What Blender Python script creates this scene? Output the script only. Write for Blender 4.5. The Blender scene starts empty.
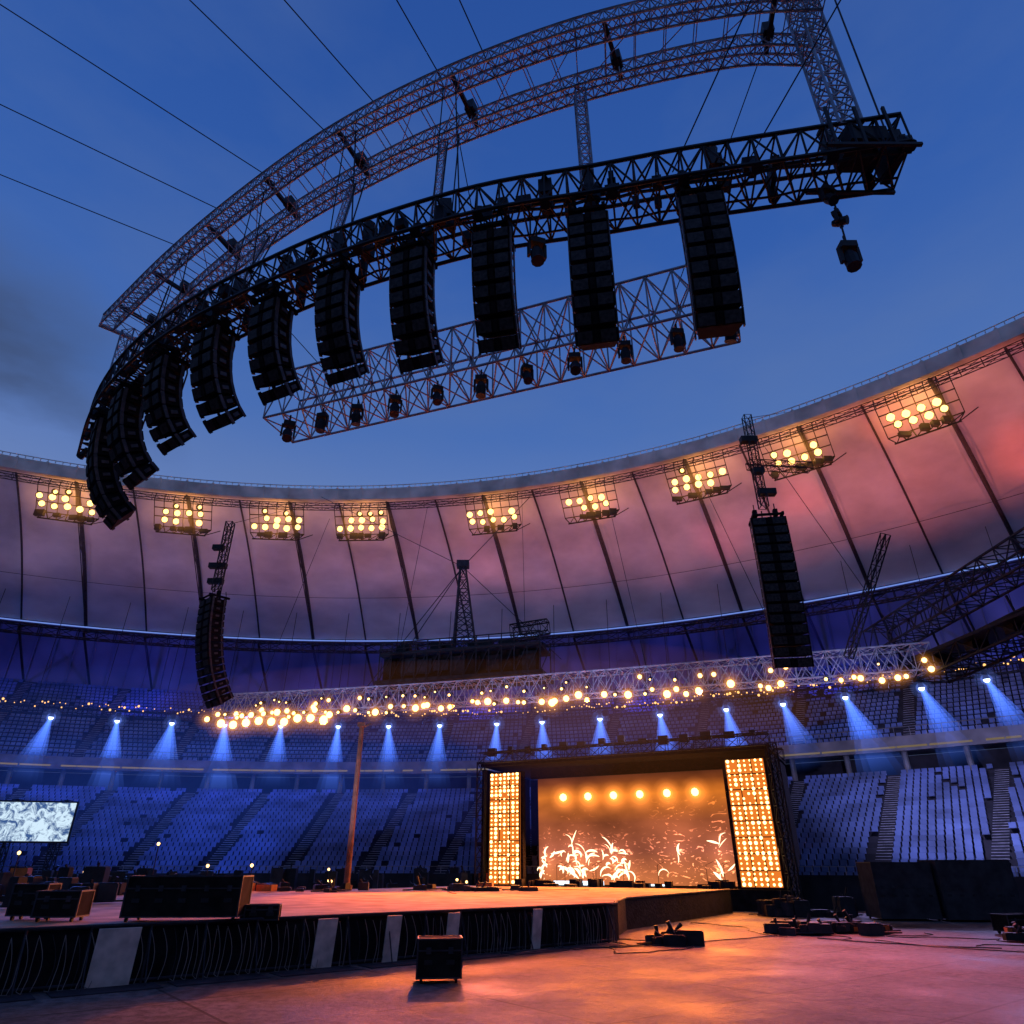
import bpy, math, random
from mathutils import Vector, Matrix
random.seed(11)
V=Vector
rad=math.radians
SC=bpy.context.scene
SC.view_settings.view_transform='Standard'
SC.view_settings.look='None'
SC.view_settings.exposure=0
HZ=True

# ---------------------------------------------------------------- materials
def newmat(name):
    m=bpy.data.materials.new(name); m.use_nodes=True
    nt=m.node_tree
    for n in list(nt.nodes): nt.nodes.remove(n)
    out=nt.nodes.new('ShaderNodeOutputMaterial')
    return m,nt,out
def pmat(name,col,rough=.6,metal=0.,ns=2.,na=.25,bump=0.,bs=20.,spec=.5,det=2,rvar=0.):
    m,nt,out=newmat(name)
    b=nt.nodes.new('ShaderNodeBsdfPrincipled')
    b.inputs['Roughness'].default_value=rough
    b.inputs['Metallic'].default_value=metal
    b.inputs['Specular IOR Level'].default_value=spec
    tc=nt.nodes.new('ShaderNodeNewGeometry')
    n=nt.nodes.new('ShaderNodeTexNoise'); n.inputs['Scale'].default_value=ns; n.inputs['Detail'].default_value=det
    nt.links.new(tc.outputs['Position'],n.inputs['Vector'])
    r=nt.nodes.new('ShaderNodeMapRange')
    r.inputs[1].default_value=.3; r.inputs[2].default_value=.7
    r.inputs[3].default_value=1-na; r.inputs[4].default_value=1+na
    nt.links.new(n.outputs['Fac'],r.inputs[0])
    mx=nt.nodes.new('ShaderNodeVectorMath'); mx.operation='SCALE'
    mx.inputs[0].default_value=col[:3]
    nt.links.new(r.outputs[0],mx.inputs['Scale'])
    nt.links.new(mx.outputs[0],b.inputs['Base Color'])
    if bump:
        n2=nt.nodes.new('ShaderNodeTexNoise'); n2.inputs['Scale'].default_value=bs; n2.inputs['Detail'].default_value=2
        nt.links.new(tc.outputs['Position'],n2.inputs['Vector'])
        bp=nt.nodes.new('ShaderNodeBump'); bp.inputs['Strength'].default_value=bump; bp.inputs['Distance'].default_value=.05
        nt.links.new(n2.outputs['Fac'],bp.inputs['Height']); nt.links.new(bp.outputs[0],b.inputs['Normal'])
    nt.links.new(b.outputs[0],out.inputs['Surface'])
    return m
def emat(name,col,s):
    m,nt,out=newmat(name)
    e=nt.nodes.new('ShaderNodeEmission'); e.inputs[0].default_value=(*col,1); e.inputs[1].default_value=s
    nt.links.new(e.outputs[0],out.inputs['Surface'])
    m.cycles.emission_sampling='NONE'
    return m
M_alu=pmat('aluminium_truss',(.30,.32,.37),.45,.3,3,.3)
M_alub=pmat('bright_aluminium_truss',(.42,.44,.52),.45,.1,3,.3)
M_blk=pmat('black_steel',(.014,.014,.018),.6,.0,4,.4,spec=.3)
M_dark=pmat('dark_steel',(.035,.035,.045),.6,.2,4,.4,spec=.3)
M_cab=pmat('speaker_cabinet',(.018,.014,.015),.9,0,5,.4,spec=.04)
M_gr=pmat('speaker_grille',(.035,.028,.028),.7,.1,12,.6,spec=.3)
M_rig=pmat('rigging_plate',(.10,.07,.07),.5,.4,6,.4)
M_conc=pmat('concrete',(.2,.2,.21),.8,0,.6,.35)
M_concd=pmat('dark_concrete',(.03,.03,.038),.85,0,.8,.35,spec=.2)
M_step=pmat('pale_step_edge',(.34,.34,.38),.8,0,2,.4)
M_ring=pmat('ring_beam_paint',(.62,.56,.50),.7,0,.5,.3)
M_seat=pmat('seat_plastic',(.10,.15,.31),.6,0,.35,.45,spec=.25)
M_rust=pmat('rusty_pole_paint',(.22,.08,.035),.6,.2,2,.4)
M_pale=pmat('pale_plywood',(.7,.58,.52),.7,0,3,.25)
M_cable=pmat('rubber_cable',(.02,.02,.02),.5)
M_cablep=pmat('pale_cable',(.26,.22,.2),.5)
M_cloth=pmat('black_cloth',(.012,.011,.013),.9,0,2,.5,bump=.6,bs=8,spec=.1)
M_case=pmat('case_laminate',(.016,.014,.014),.9,0,3,.4,spec=.05)
M_caseg=pmat('grey_case_laminate',(.045,.043,.05),.9,0,2,.3,spec=.05)
M_orange=pmat('orange_plastic',(.5,.12,.02),.5,0,3,.3)
M_warm=emat('warm_lamp_glass',(1,.58,.19),4.8)
M_warm2=emat('flood_lamp_glass',(1,.58,.16),3.8)
M_warms=emat('small_lamp_glass',(1,.5,.15),1.8)
M_blue=emat('blue_lamp_glass',(.45,.6,1),6)
M_blueline=emat('blue_led_strip',(.22,.36,1),.7)
M_led=emat('led_bulb',(1,.60,.20),5.5)
M_ledbg=emat('led_panel_glow',(1,.24,.03),.85)
M_figs=emat('screen_figures',(1,.72,.42),2.8)
M_figc=emat('screen_floor_light',(.7,.85,1),2)
M_ribbon=emat('ribbon_led',(1,.75,.45),.16)

# ---------------------------------------------------------------- mesh builder
class MB:
    def __init__(s): s.v=[];s.f=[];s.m=[]
    def tube(s,p,q,r,n=4,r2=None,mi=0,cap=False):
        p=V(p);q=V(q);d=q-p
        if d.length<1e-6: return
        d.normalize()
        a=d.cross(V((0,0,1)))
        if a.length<1e-3: a=V((1,0,0))
        a.normalize(); b=d.cross(a)
        if r2 is None: r2=r
        o=len(s.v)
        for c,rr in ((p,r),(q,r2)):
            for i in range(n):
                t=2*math.pi*(i+.5)/n
                s.v.append(c+a*math.cos(t)*rr+b*math.sin(t)*rr)
        for i in range(n):
            j=(i+1)%n
            s.f.append((o+i,o+j,o+n+j,o+n+i)); s.m.append(mi)
        if cap:
            s.f.append(tuple(o+i for i in range(n))[::-1]); s.m.append(mi)
            s.f.append(tuple(o+n+i for i in range(n))); s.m.append(mi)
    def path(s,pts,r,n=5,mi=0):
        for a,b in zip(pts,pts[1:]): s.tube(a,b,r,n,mi=mi)
    def hexa(s,c8,mi=0):
        o=len(s.v); s.v+= [V(c) for c in c8]
        for f in ((0,3,2,1),(4,5,6,7),(0,1,5,4),(1,2,6,5),(2,3,7,6),(3,0,4,7)):
            s.f.append(tuple(o+i for i in f)); s.m.append(mi)
    def box(s,c,size,M=None,mi=0):
        x,y,z=[k/2 for k in size]
        pts=[V((a,b,d)) for d in (-z,z) for a,b in ((-x,-y),(x,-y),(x,y),(-x,y))]
        if M is not None: pts=[M@p for p in pts]
        c=V(c)
        s.hexa([c+p for p in pts],mi)
    def ball(s,c,r,mi=0,n=8,k=5,sq=(1,1,1)):
        c=V(c);o=len(s.v)
        for i in range(1,k):
            ph=math.pi*i/k
            for j in range(n):
                t=2*math.pi*j/n
                s.v.append(c+V((r*sq[0]*math.sin(ph)*math.cos(t),r*sq[1]*math.sin(ph)*math.sin(t),r*sq[2]*math.cos(ph))))
        tp=len(s.v); s.v.append(c+V((0,0,r*sq[2]))); bt=len(s.v); s.v.append(c-V((0,0,r*sq[2])))
        for i in range(k-2):
            for j in range(n):
                j2=(j+1)%n
                s.f.append((o+i*n+j,o+(i+1)*n+j,o+(i+1)*n+j2,o+i*n+j2)); s.m.append(mi)
        for j in range(n):
            j2=(j+1)%n
            s.f.append((tp,o+j,o+j2)); s.m.append(mi)
            s.f.append((bt,o+(k-2)*n+j2,o+(k-2)*n+j)); s.m.append(mi)
    def face(s,pts,mi=0):
        o=len(s.v); s.v+=[V(p) for p in pts]; s.f.append(tuple(range(o,o+len(pts)))); s.m.append(mi)
    def grid(s,rows,mi=0,close=False):
        o=len(s.v);n=len(rows[0])
        for r in rows: s.v+=[V(p) for p in r]
        for i in range(len(rows)-1):
            for j in range(n-1):
                s.f.append((o+i*n+j,o+i*n+j+1,o+(i+1)*n+j+1,o+(i+1)*n+j)); s.m.append(mi)
    def prism(s,poly,z0,z1,mi=0,mt=None):
        n=len(poly)
        s.face([(p[0],p[1],z1) for p in poly],mi if mt is None else mt)
        s.face([(p[0],p[1],z0) for p in poly][::-1],mi)
        for i in range(n):
            a=poly[i];b=poly[(i+1)%n]
            s.face([(a[0],a[1],z0),(b[0],b[1],z0),(b[0],b[1],z1),(a[0],a[1],z1)],mi)
    def obj(s,name,mats,parent=None,smooth=False):
        me=bpy.data.meshes.new(name)
        me.from_pydata([tuple(p) for p in s.v],[],s.f)
        for m in mats: me.materials.append(m)
        if len(mats)>1: me.polygons.foreach_set('material_index',s.m)
        if smooth: me.polygons.foreach_set('use_smooth',[True]*len(s.f))
        me.update()
        ob=bpy.data.objects.new(name,me); SC.collection.objects.link(ob)
        if parent: ob.parent=parent
        return ob
def empty(name,loc=(0,0,0)):
    e=bpy.data.objects.new(name,None); SC.collection.objects.link(e)
    return e
def catmull(pts,step):
    P=[V(p) for p in pts]; P=[P[0]*2-P[1]]+P+[P[-1]*2-P[-2]]
    d=[]
    for i in range(1,len(P)-2):
        for k in range(24):
            t=k/24
            a,b,c,e=P[i-1],P[i],P[i+1],P[i+2]
            d.append(.5*((2*b)+(c-a)*t+(2*a-5*b+4*c-e)*t*t+(3*b-a-3*c+e)*t**3))
    d.append(P[-2])
    L=[0]
    for a,b in zip(d,d[1:]): L.append(L[-1]+(b-a).length)
    n=max(1,round(L[-1]/step)); out=[];j=0
    for i in range(n+1):
        s=L[-1]*i/n
        while j<len(L)-2 and L[j+1]<s: j+=1
        k=(s-L[j])/max(1e-9,L[j+1]-L[j])
        out.append(d[j].lerp(d[j+1],min(1,k)))
    return out
def frames(pts):
    fr=[]
    for i in range(len(pts)):
        t=(pts[min(i+1,len(pts)-1)]-pts[max(i-1,0)]).normalized()
        up=V((0,0,1)) if abs(t.z)<.9 else V((0,1,0))
        s=t.cross(up).normalized(); u=s.cross(t).normalized()
        fr.append((t,s,u))
    return fr
def truss(mb,pts,w,h,rc=.03,rd=.016,mi=0,n=4,xl=True,dbl=False):
    fr=frames(pts); prev=None
    for i,(p,(t,s,u)) in enumerate(zip(pts,fr)):
        c=[p+s*w/2+u*h/2,p-s*w/2+u*h/2,p-s*w/2-u*h/2,p+s*w/2-u*h/2]
        for k in range(4): mb.tube(c[k],c[(k+1)%4],rd,n,mi=mi)
        if prev:
            for k in range(4):
                mb.tube(prev[k],c[k],rc,n+1,mi=mi)
                k2=(k+1)%4
                if i%2 or dbl: mb.tube(prev[k],c[k2],rd,n,mi=mi)
                if not i%2 or dbl: mb.tube(prev[k2],c[k],rd,n,mi=mi)
                if xl and k%2==0 and not dbl:
                    if i%2: mb.tube(prev[k2],c[k],rd,n,mi=mi)
                    else: mb.tube(prev[k],c[k2],rd,n,mi=mi)
        prev=c
def seg(a,b,step):
    a=V(a);b=V(b);n=max(1,round((b-a).length/step))
    return [a.lerp(b,i/n) for i in range(n+1)]
def light(kind,name,loc,W,col,target=None,size=60,blend=.6,rad_=.3,parent=None,sx=1,sy=1,spread=180):
    l=bpy.data.lights.new(name,kind); l.energy=W; l.color=col
    if kind=='SPOT': l.spot_size=rad(size); l.spot_blend=blend; l.shadow_soft_size=rad_
    elif kind=='POINT': l.shadow_soft_size=rad_
    elif kind=='AREA': l.shape='RECTANGLE'; l.size=sx; l.size_y=sy; l.spread=rad(spread)
    o=bpy.data.objects.new(name,l); SC.collection.objects.link(o); o.location=loc
    if target is not None: o.rotation_euler=(V(target)-V(loc)).to_track_quat('-Z','Y').to_euler()
    if parent: o.parent=parent
    return o
def glowmat(name,col,k):  # emission-only volume, glows by itself and scatters no light
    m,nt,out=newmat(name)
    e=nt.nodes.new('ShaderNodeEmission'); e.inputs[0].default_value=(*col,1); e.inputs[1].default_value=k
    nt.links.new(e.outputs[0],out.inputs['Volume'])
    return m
def bloomset(name,col,ks):  # nested self-glowing shells that imitate bloom round the lamps
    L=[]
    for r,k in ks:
        mb=MB(); mb.ball((0,0,0),r,n=16,k=10); o=mb.obj(name,[glowmat(name,col,k)]); L.append(o.data); bpy.data.objects.remove(o)
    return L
H_lamp=bloomset('bloom_shell',(1,.36,.06),((1,.028),(.70,.10),(.42,.50)))
H_flood=bloomset('bloom_shell_flood',(1,.36,.05),((1,.009),(.78,.02),(.55,.035)))
H_blue=bloomset('bloom_shell_blue',(.16,.28,1),((1,.06),(.5,.6)))
def halo(loc,r,parent,hs=None,rot=0,sc=None):
    if not HZ: return
    for me in (hs or H_lamp):
        o=bpy.data.objects.new('bloom_shell',me); SC.collection.objects.link(o)
        o.location=loc; o.scale=sc or (r,r,r); o.rotation_euler=(0,0,rot); o.parent=parent

# ---------------------------------------------------------------- world
w=bpy.data.worlds.new('World'); SC.world=w; w.use_nodes=True
nt=w.node_tree
for n in list(nt.nodes): nt.nodes.remove(n)
N=nt.nodes.new; Lk=nt.links.new
out=N('ShaderNodeOutputWorld'); tc=N('ShaderNodeTexCoord')
sky=N('ShaderNodeTexSky'); sky.sky_type='NISHITA'; sky.sun_disc=False; sky.sun_elevation=rad(-4); sky.sun_rotation=rad(200)
b1=N('ShaderNodeBackground'); b1.inputs[1].default_value=.05; Lk(sky.outputs[0],b1.inputs[0])
sep=N('ShaderNodeSeparateXYZ'); Lk(tc.outputs['Generated'],sep.inputs[0])
cr=N('ShaderNodeValToRGB'); Lk(sep.outputs[2],cr.inputs[0])
els=cr.color_ramp.elements
els[0].position=0; els[0].color=(.10,.13,.26,1)
els[1].position=1; els[1].color=(.016,.065,.29,1)
for p,c in ((.42,(.135,.22,.48,1)),(.55,(.065,.155,.45,1)),(.72,(.032,.108,.40,1))):
    e=els.new(p); e.color=c
mp=N('ShaderNodeMapping'); mp.inputs['Scale'].default_value=(1.2,1.2,3.2); mp.inputs['Rotation'].default_value=(.3,.1,.4)
Lk(tc.outputs['Generated'],mp.inputs[0])
nz=N('ShaderNodeTexNoise'); nz.inputs['Scale'].default_value=1.6; nz.inputs['Detail'].default_value=6; nz.inputs['Roughness'].default_value=.55
Lk(mp.outputs[0],nz.inputs['Vector'])
mr=N('ShaderNodeMapRange'); mr.inputs[1].default_value=.45; mr.inputs[2].default_value=.75; mr.inputs[3].default_value=0; mr.inputs[4].default_value=.32
Lk(nz.outputs[0],mr.inputs[0])
mixc=N('ShaderNodeMixRGB'); Lk(mr.outputs[0],mixc.inputs[0]); Lk(cr.outputs[0],mixc.inputs[1]); mixc.inputs[2].default_value=(.13,.20,.38,1)
dt=N('ShaderNodeVectorMath'); dt.operation='DOT_PRODUCT'; Lk(tc.outputs['Generated'],dt.inputs[0]); dt.inputs[1].default_value=V((-.68,.62,.38)).normalized()
m2=N('ShaderNodeMapRange'); m2.inputs[1].default_value=.95; m2.inputs[2].default_value=1.0; Lk(dt.outputs['Value'],m2.inputs[0])
m3=N('ShaderNodeMath'); m3.operation='MULTIPLY'; Lk(m2.outputs[0],m3.inputs[0])
m4=N('ShaderNodeMapRange'); m4.inputs[1].default_value=.35; m4.inputs[2].default_value=.6; m4.inputs[4].default_value=1.2; Lk(nz.outputs[0],m4.inputs[0]); Lk(m4.outputs[0],m3.inputs[1])
m5=N('ShaderNodeMath'); m5.operation='MINIMUM'; m5.inputs[1].default_value=.8; Lk(m3.outputs[0],m5.inputs[0])
mixd=N('ShaderNodeMixRGB'); Lk(m5.outputs[0],mixd.inputs[0]); Lk(mixc.outputs[0],mixd.inputs[1]); mixd.inputs[2].default_value=(.04,.06,.125,1)
b2=N('ShaderNodeBackground'); b2.inputs[1].default_value=1.; Lk(mixd.outputs[0],b2.inputs[0])
ad=N('ShaderNodeAddShader'); Lk(b1.outputs[0],ad.inputs[0]); Lk(b2.outputs[0],ad.inputs[1]); Lk(ad.outputs[0],out.inputs[0])
sl=bpy.data.lights.new('sun','SUN'); sl.energy=.05; sl.angle=rad(12); sl.color=(.7,.75,1)
so=bpy.data.objects.new('sun',sl); SC.collection.objects.link(so); so.rotation_euler=(rad(60),0,rad(20)); so.location=(0,-40,60)

# ---------------------------------------------------------------- camera
cam=bpy.data.cameras.new('camera'); cam.lens=24; cam.sensor_width=36; cam.clip_end=3000
co=bpy.data.objects.new('camera',cam); SC.collection.objects.link(co)
co.location=(0,0,2.6); co.rotation_euler=(rad(90+27.34),0,0); SC.camera=co

# ---------------------------------------------------------------- ground
m,nt,out=newmat('arena_floor')
N=nt.nodes.new; Lk=nt.links.new
b=N('ShaderNodeBsdfPrincipled'); g=N('ShaderNodeNewGeometry'); b.inputs['Specular IOR Level'].default_value=.25
n1=N('ShaderNodeTexNoise'); n1.inputs['Scale'].default_value=.22; n1.inputs['Detail'].default_value=7; n1.inputs['Roughness'].default_value=.68; Lk(g.outputs['Position'],n1.inputs['Vector'])
n2=N('ShaderNodeTexNoise'); n2.inputs['Scale'].default_value=3.5; n2.inputs['Detail'].default_value=6; n2.inputs['Roughness'].default_value=.75; Lk(g.outputs['Position'],n2.inputs['Vector'])
mpp=N('ShaderNodeMapping'); mpp.inputs['Rotation'].default_value=(0,0,rad(-38)); Lk(g.outputs['Position'],mpp.inputs[0])
br=N('ShaderNodeTexBrick'); br.offset=0; br.inputs['Scale'].default_value=1; br.inputs['Brick Width'].default_value=5.4; br.inputs['Row Height'].default_value=3.7; br.inputs['Mortar Size'].default_value=.04
br.inputs['Color1'].default_value=(1,1,1,1); br.inputs['Color2'].default_value=(.68,.68,.68,1); br.inputs['Mortar'].default_value=(.12,.12,.12,1); Lk(mpp.outputs[0],br.inputs['Vector'])
cr=N('ShaderNodeValToRGB'); cr.color_ramp.elements[0].position=.36; cr.color_ramp.elements[0].color=(.07,.06,.058,1); cr.color_ramp.elements[1].position=.62; cr.color_ramp.elements[1].color=(.25,.21,.20,1); Lk(n1.outputs[0],cr.inputs[0])
mx=N('ShaderNodeMixRGB'); mx.blend_type='MULTIPLY'; mx.inputs[0].default_value=.85; Lk(cr.outputs[0],mx.inputs[1]); Lk(br.outputs[0],mx.inputs[2])
cr2=N('ShaderNodeValToRGB'); cr2.color_ramp.elements[0].position=.38; cr2.color_ramp.elements[0].color=(.3,.3,.3,1); cr2.color_ramp.elements[1].position=.58; Lk(n2.outputs[0],cr2.inputs[0])
mx2=N('ShaderNodeMixRGB'); mx2.blend_type='MULTIPLY'; mx2.inputs[0].default_value=.9; Lk(mx.outputs[0],mx2.inputs[1]); Lk(cr2.outputs[0],mx2.inputs[2])
Lk(mx2.outputs[0],b.inputs['Base Color'])
rr=N('ShaderNodeMapRange'); rr.inputs[1].default_value=.35; rr.inputs[2].default_value=.65; rr.inputs[3].default_value=.5; rr.inputs[4].default_value=.85; Lk(n1.outputs[0],rr.inputs[0]); Lk(rr.outputs[0],b.inputs['Roughness'])
bp=N('ShaderNodeBump'); bp.inputs['Strength'].default_value=.6; bp.inputs['Distance'].default_value=.04; Lk(n2.outputs['Fac'],bp.inputs['Height']); Lk(bp.outputs[0],b.inputs['Normal'])
Lk(b.outputs[0],out.inputs['Surface']); M_floor=m
mb=MB(); mb.face([(-900,-900,0),(900,-900,0),(900,900,0),(-900,900,0)]); mb.obj('ground',[M_floor])

# ---------------------------------------------------------------- stadium
CX,CY=-20.,-11.
def rp(R,th,z): return V((CX+R*math.sin(th),CY+R*math.cos(th),z))
stad=empty('stadium')
def revolve(mb,prof,t0=-180,t1=180,st=2,mi=0):
    ts=[rad(t0+(t1-t0)*i/round((t1-t0)/st)) for i in range(round((t1-t0)/st)+1)]
    mb.grid([[rp(R,t,z) for t in ts] for R,z in prof],mi)
low=[(74.6,0),(74.6,2.0),(74.75,2.0),(74.75,1.4)]
R=75.;z=1.4;lowrows=[]
for i in range(22):
    lowrows.append((R,z)); R+=.85; low+=[(R,z)]; z+=.38; low+=[(R,z)]
low+=[(99.5,z),(99.5,12.0)]
mb=MB(); revolve(mb,low,st=1.5); mb.obj('lower_tier',[M_concd],stad)
mb=MB(); revolve(mb,[(99.4,12.0),(95.6,12.0),(95.5,12.0),(95.5,13.3),(95.7,13.3),(95.7,13.0),(96,13.0)],st=1.5,mi=1)
up=[(96,13.0)];R=96.;z=13.;uprows=[]
for i in range(20):
    uprows.append((R,z)); R+=.85; up+=[(R,z)]; z+=.58; up+=[(R,z)]
up+=[(114,z)]
revolve(mb,up,st=1.5); mb.obj('upper_tier',[M_concd,M_conc],stad)
M_wall=pmat('back_wall_cladding',(.22,.22,.28),.7,0,.15,.4)
mb=MB(); revolve(mb,[(114.,z),(114,36)],st=1.5)
for i in range(0,120):
    t=rad(-60+i*1.2); mb.tube(rp(113.8,t,z),rp(113.8,t,35),.12)
mb.obj('back_wall',[M_wall],stad)
mb=MB()
k=-60
while k<80:
    dk=random.uniform(.4,2.2); revolve(mb,[(95.46,12.25),(95.46,12.42)],k,k+dk,dk/2 if dk<1 else .5); k+=dk+random.choice((0.05,.1,.6))
mb.obj('ribbon_light',[M_ribbon],stad)
mb=MB()
for i in range(-45,72,3):
    t=rad(i); mb.tube(rp(96.2,t,9.7),rp(96.2,t,12.02),.25,6)
for k in range(-450,700,8):
    t=rad(k/10); mb.tube(rp(95.6,t,13.3),rp(95.6,t,14.1),.025)
    mb.tube(rp(95.6,t,14.1),rp(95.6,t+rad(.8),14.1),.03)
    mb.tube(rp(74.65,t,2.0),rp(74.65,t,2.5),.03); mb.tube(rp(74.65,t,2.5),rp(74.65,t+rad(.8),2.5),.03)
mb.obj('railings_and_columns',[M_conc],stad)
def seatrows(name,rows,t0,t1,aisle):
    vs=[];fs=[]
    for (R,z) in rows:
        dt=.54/R; t=rad(t0)
        while t<rad(t1):
            t+=dt
            a=(math.degrees(t)%aisle)*math.pi/180*R
            if a<1.5: continue
            if random.random()<.02: continue
            s,c=math.sin(t),math.cos(t)
            tx,ty=c,-s; rx,ry=s,c
            px,py=CX+R*s,CY+R*c
            hw=.21
            for (r0,r1,z0,z1,rk) in ((.50,.56,.40,.76,.08),(.22,.52,.38,.45,0)):
                o=len(vs)
                for (zz,of) in ((z+z0,0),(z+z1,rk)):
                    for (q,rr_) in ((-hw,r0+of),(hw,r0+of),(hw,r1+of),(-hw,r1+of)):
                        vs.append((px+tx*q+rx*rr_,py+ty*q+ry*rr_,zz))
                fs+= [(o+4,o+5,o+6,o+7),(o,o+1,o+5,o+4),(o+1,o+2,o+6,o+5),(o+2,o+3,o+7,o+6),(o+3,o,o+4,o+7)]
    me=bpy.data.meshes.new(name); me.from_pydata(vs,[],fs); me.materials.append(M_seat)
    o=bpy.data.objects.new(name,me); SC.collection.objects.link(o); o.parent=stad
seatrows('lower_seats',lowrows,-38,62,5)
seatrows('upper_seats',uprows,-34,62,6)
mb=MB()
for rows,ai,t0,t1 in ((lowrows,5,-40,63),(uprows,6,-36,66)):
    rise=.38 if ai==5 else .58
    k=t0-(t0%ai)
    while k<t1:
        for (R,z) in rows:
            t=rad(k)+.75/R
            Mx=Matrix.Rotation(-t,3,'Z')
            mb.box(rp(R+.62,t,z+rise/4+.003),(1.0,.42,rise/2),Mx)
            mb.box(rp(R+.44,t,z+rise/2+.02),(1.0,.10,.03),Mx,mi=1)
            mb.box(rp(R+.04,t,z+.02),(1.0,.10,.03),Mx,mi=1)
        k+=ai
mb.obj('aisle_steps',[M_concd,M_step],stad)

# roof membrane
m,nt,out=newmat('roof_membrane'); N=nt.nodes.new; Lk=nt.links.new
g=N('ShaderNodeNewGeometry'); n1=N('ShaderNodeTexNoise'); n1.inputs['Scale'].default_value=.12; n1.inputs['Detail'].default_value=5; n1.inputs['Roughness'].default_value=.55
mp=N('ShaderNodeMapping'); mp.inputs['Scale'].default_value=(1,1,2.5); Lk(g.outputs['Position'],mp.inputs[0]); Lk(mp.outputs[0],n1.inputs['Vector'])
cr=N('ShaderNodeValToRGB'); cr.color_ramp.elements[0].position=.3; cr.color_ramp.elements[0].color=(.42,.39,.41,1); cr.color_ramp.elements[1].position=.68; cr.color_ramp.elements[1].color=(.70,.66,.66,1); Lk(n1.outputs[0],cr.inputs[0])
d=N('ShaderNodeBsdfDiffuse'); tl=N('ShaderNodeBsdfTranslucent'); ms=N('ShaderNodeMixShader'); ms.inputs[0].default_value=.15
Lk(cr.outputs[0],d.inputs[0]); Lk(cr.outputs[0],tl.inputs[0]); Lk(d.outputs[0],ms.inputs[1]); Lk(tl.outputs[0],ms.inputs[2]); Lk(ms.outputs[0],out.inputs[0])
M_mem=m
BAY=4.0
def memz(R): 
    k=(R-80)/22.; return 40-10*k+1.0*math.sin(math.pi*k)
mb=MB()
ts=[-180+.5*i for i in range(721)]
rows=[]
for j in range(13):
    R=80+22*j/12
    k=j/12
    rows.append([rp(R,rad(t),memz(R)+1.3*math.sin(math.pi*((t%BAY)/BAY))*math.sin(math.pi*min(1,k*1.0+.05))) for t in ts])
mb.grid(rows)
mb.grid([[rp(R,rad(t),z) for t in ts[::4]] for R,z in ((102,30),(114.2,36))])
mb.obj('roof_membrane',[M_mem],stad,smooth=True)
mb=MB()
nb=int(360/BAY)
for i in range(nb):
    t=rad(-180+BAY*i); td=math.degrees(t)
    if td<-60 or td>95: 
        mb.tube(rp(80,t,39.8),rp(102,t,29.8),.2); continue
    big=(i%2==0)
    pts=[rp(80+22*j/10,t,memz(80+22*j/10)-.12) for j in range(11)]
    mb.path(pts,.22 if big else .11,5)
    if big:
        for a,b in ((80.5,86),(86,92),(92,98)):
            mb.tube(rp(a,t,memz(a)-.3),rp((a+b)/2,t,memz((a+b)/2)-1.1),.06); mb.tube(rp((a+b)/2,t,memz((a+b)/2)-1.1),rp(b,t,memz(b)-.3),.06)
        mb.path([rp(80+22*j/10,t,memz(80+22*j/10)-.3-1.0*math.sin(math.pi*j/10)) for j in range(11)],.06,4)
mb.path([rp(95.5,rad(-60+j),memz(95.5)-.15) for j in range(156)],.03,4)
mb.obj('roof_ribs',[M_dark],stad)
mb=MB(); revolve(mb,[(79.3,40.9),(80.6,40.9),(80.6,39.7),(79.3,39.5),(79.3,40.9)],st=1)
for i in range(0,310):
    t=rad(-60+i*.5); mb.tube(rp(79.2,t,40.9),rp(79.2,t,41.2),.04)
mb.path([rp(79.2,rad(-60+j),41.2) for j in range(156)],.05,4)
for i in range(0,80):
    t=rad(-60+i*2); Mx=Matrix.Rotation(-t,3,'Z'); mb.box(rp(79.26,t,40.2),(.25,.16,1.5),Mx)
mb.obj('ring_beam',[M_ring],stad)
mb=MB(); truss(mb,[rp(79.9,rad(-60+j*1.2),38.9) for j in range(120)],.6,.6,.05,.025,xl=False)
mb.obj('ring_catwalk',[M_dark],stad)
mb=MB(); mb.path([rp(101.8,rad(-60+j),29.75) for j in range(150)],.09,5); mb.obj('blue_led_line',[M_blueline],stad)
mb=MB(); truss(mb,[rp(102.3,rad(-60+j*1.2),28.9) for j in range(125)],1,1.1,.08,.05); 
for j in range(0,38):
    t=rad(-60+j*4); mb.tube(rp(102,t,29),rp(113.9,t,24.5),.16,5); mb.tube(rp(102,t,29),rp(113.9,t,33),.12,5)
mb.obj('roof_edge_truss',[M_dark],stad)

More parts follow.
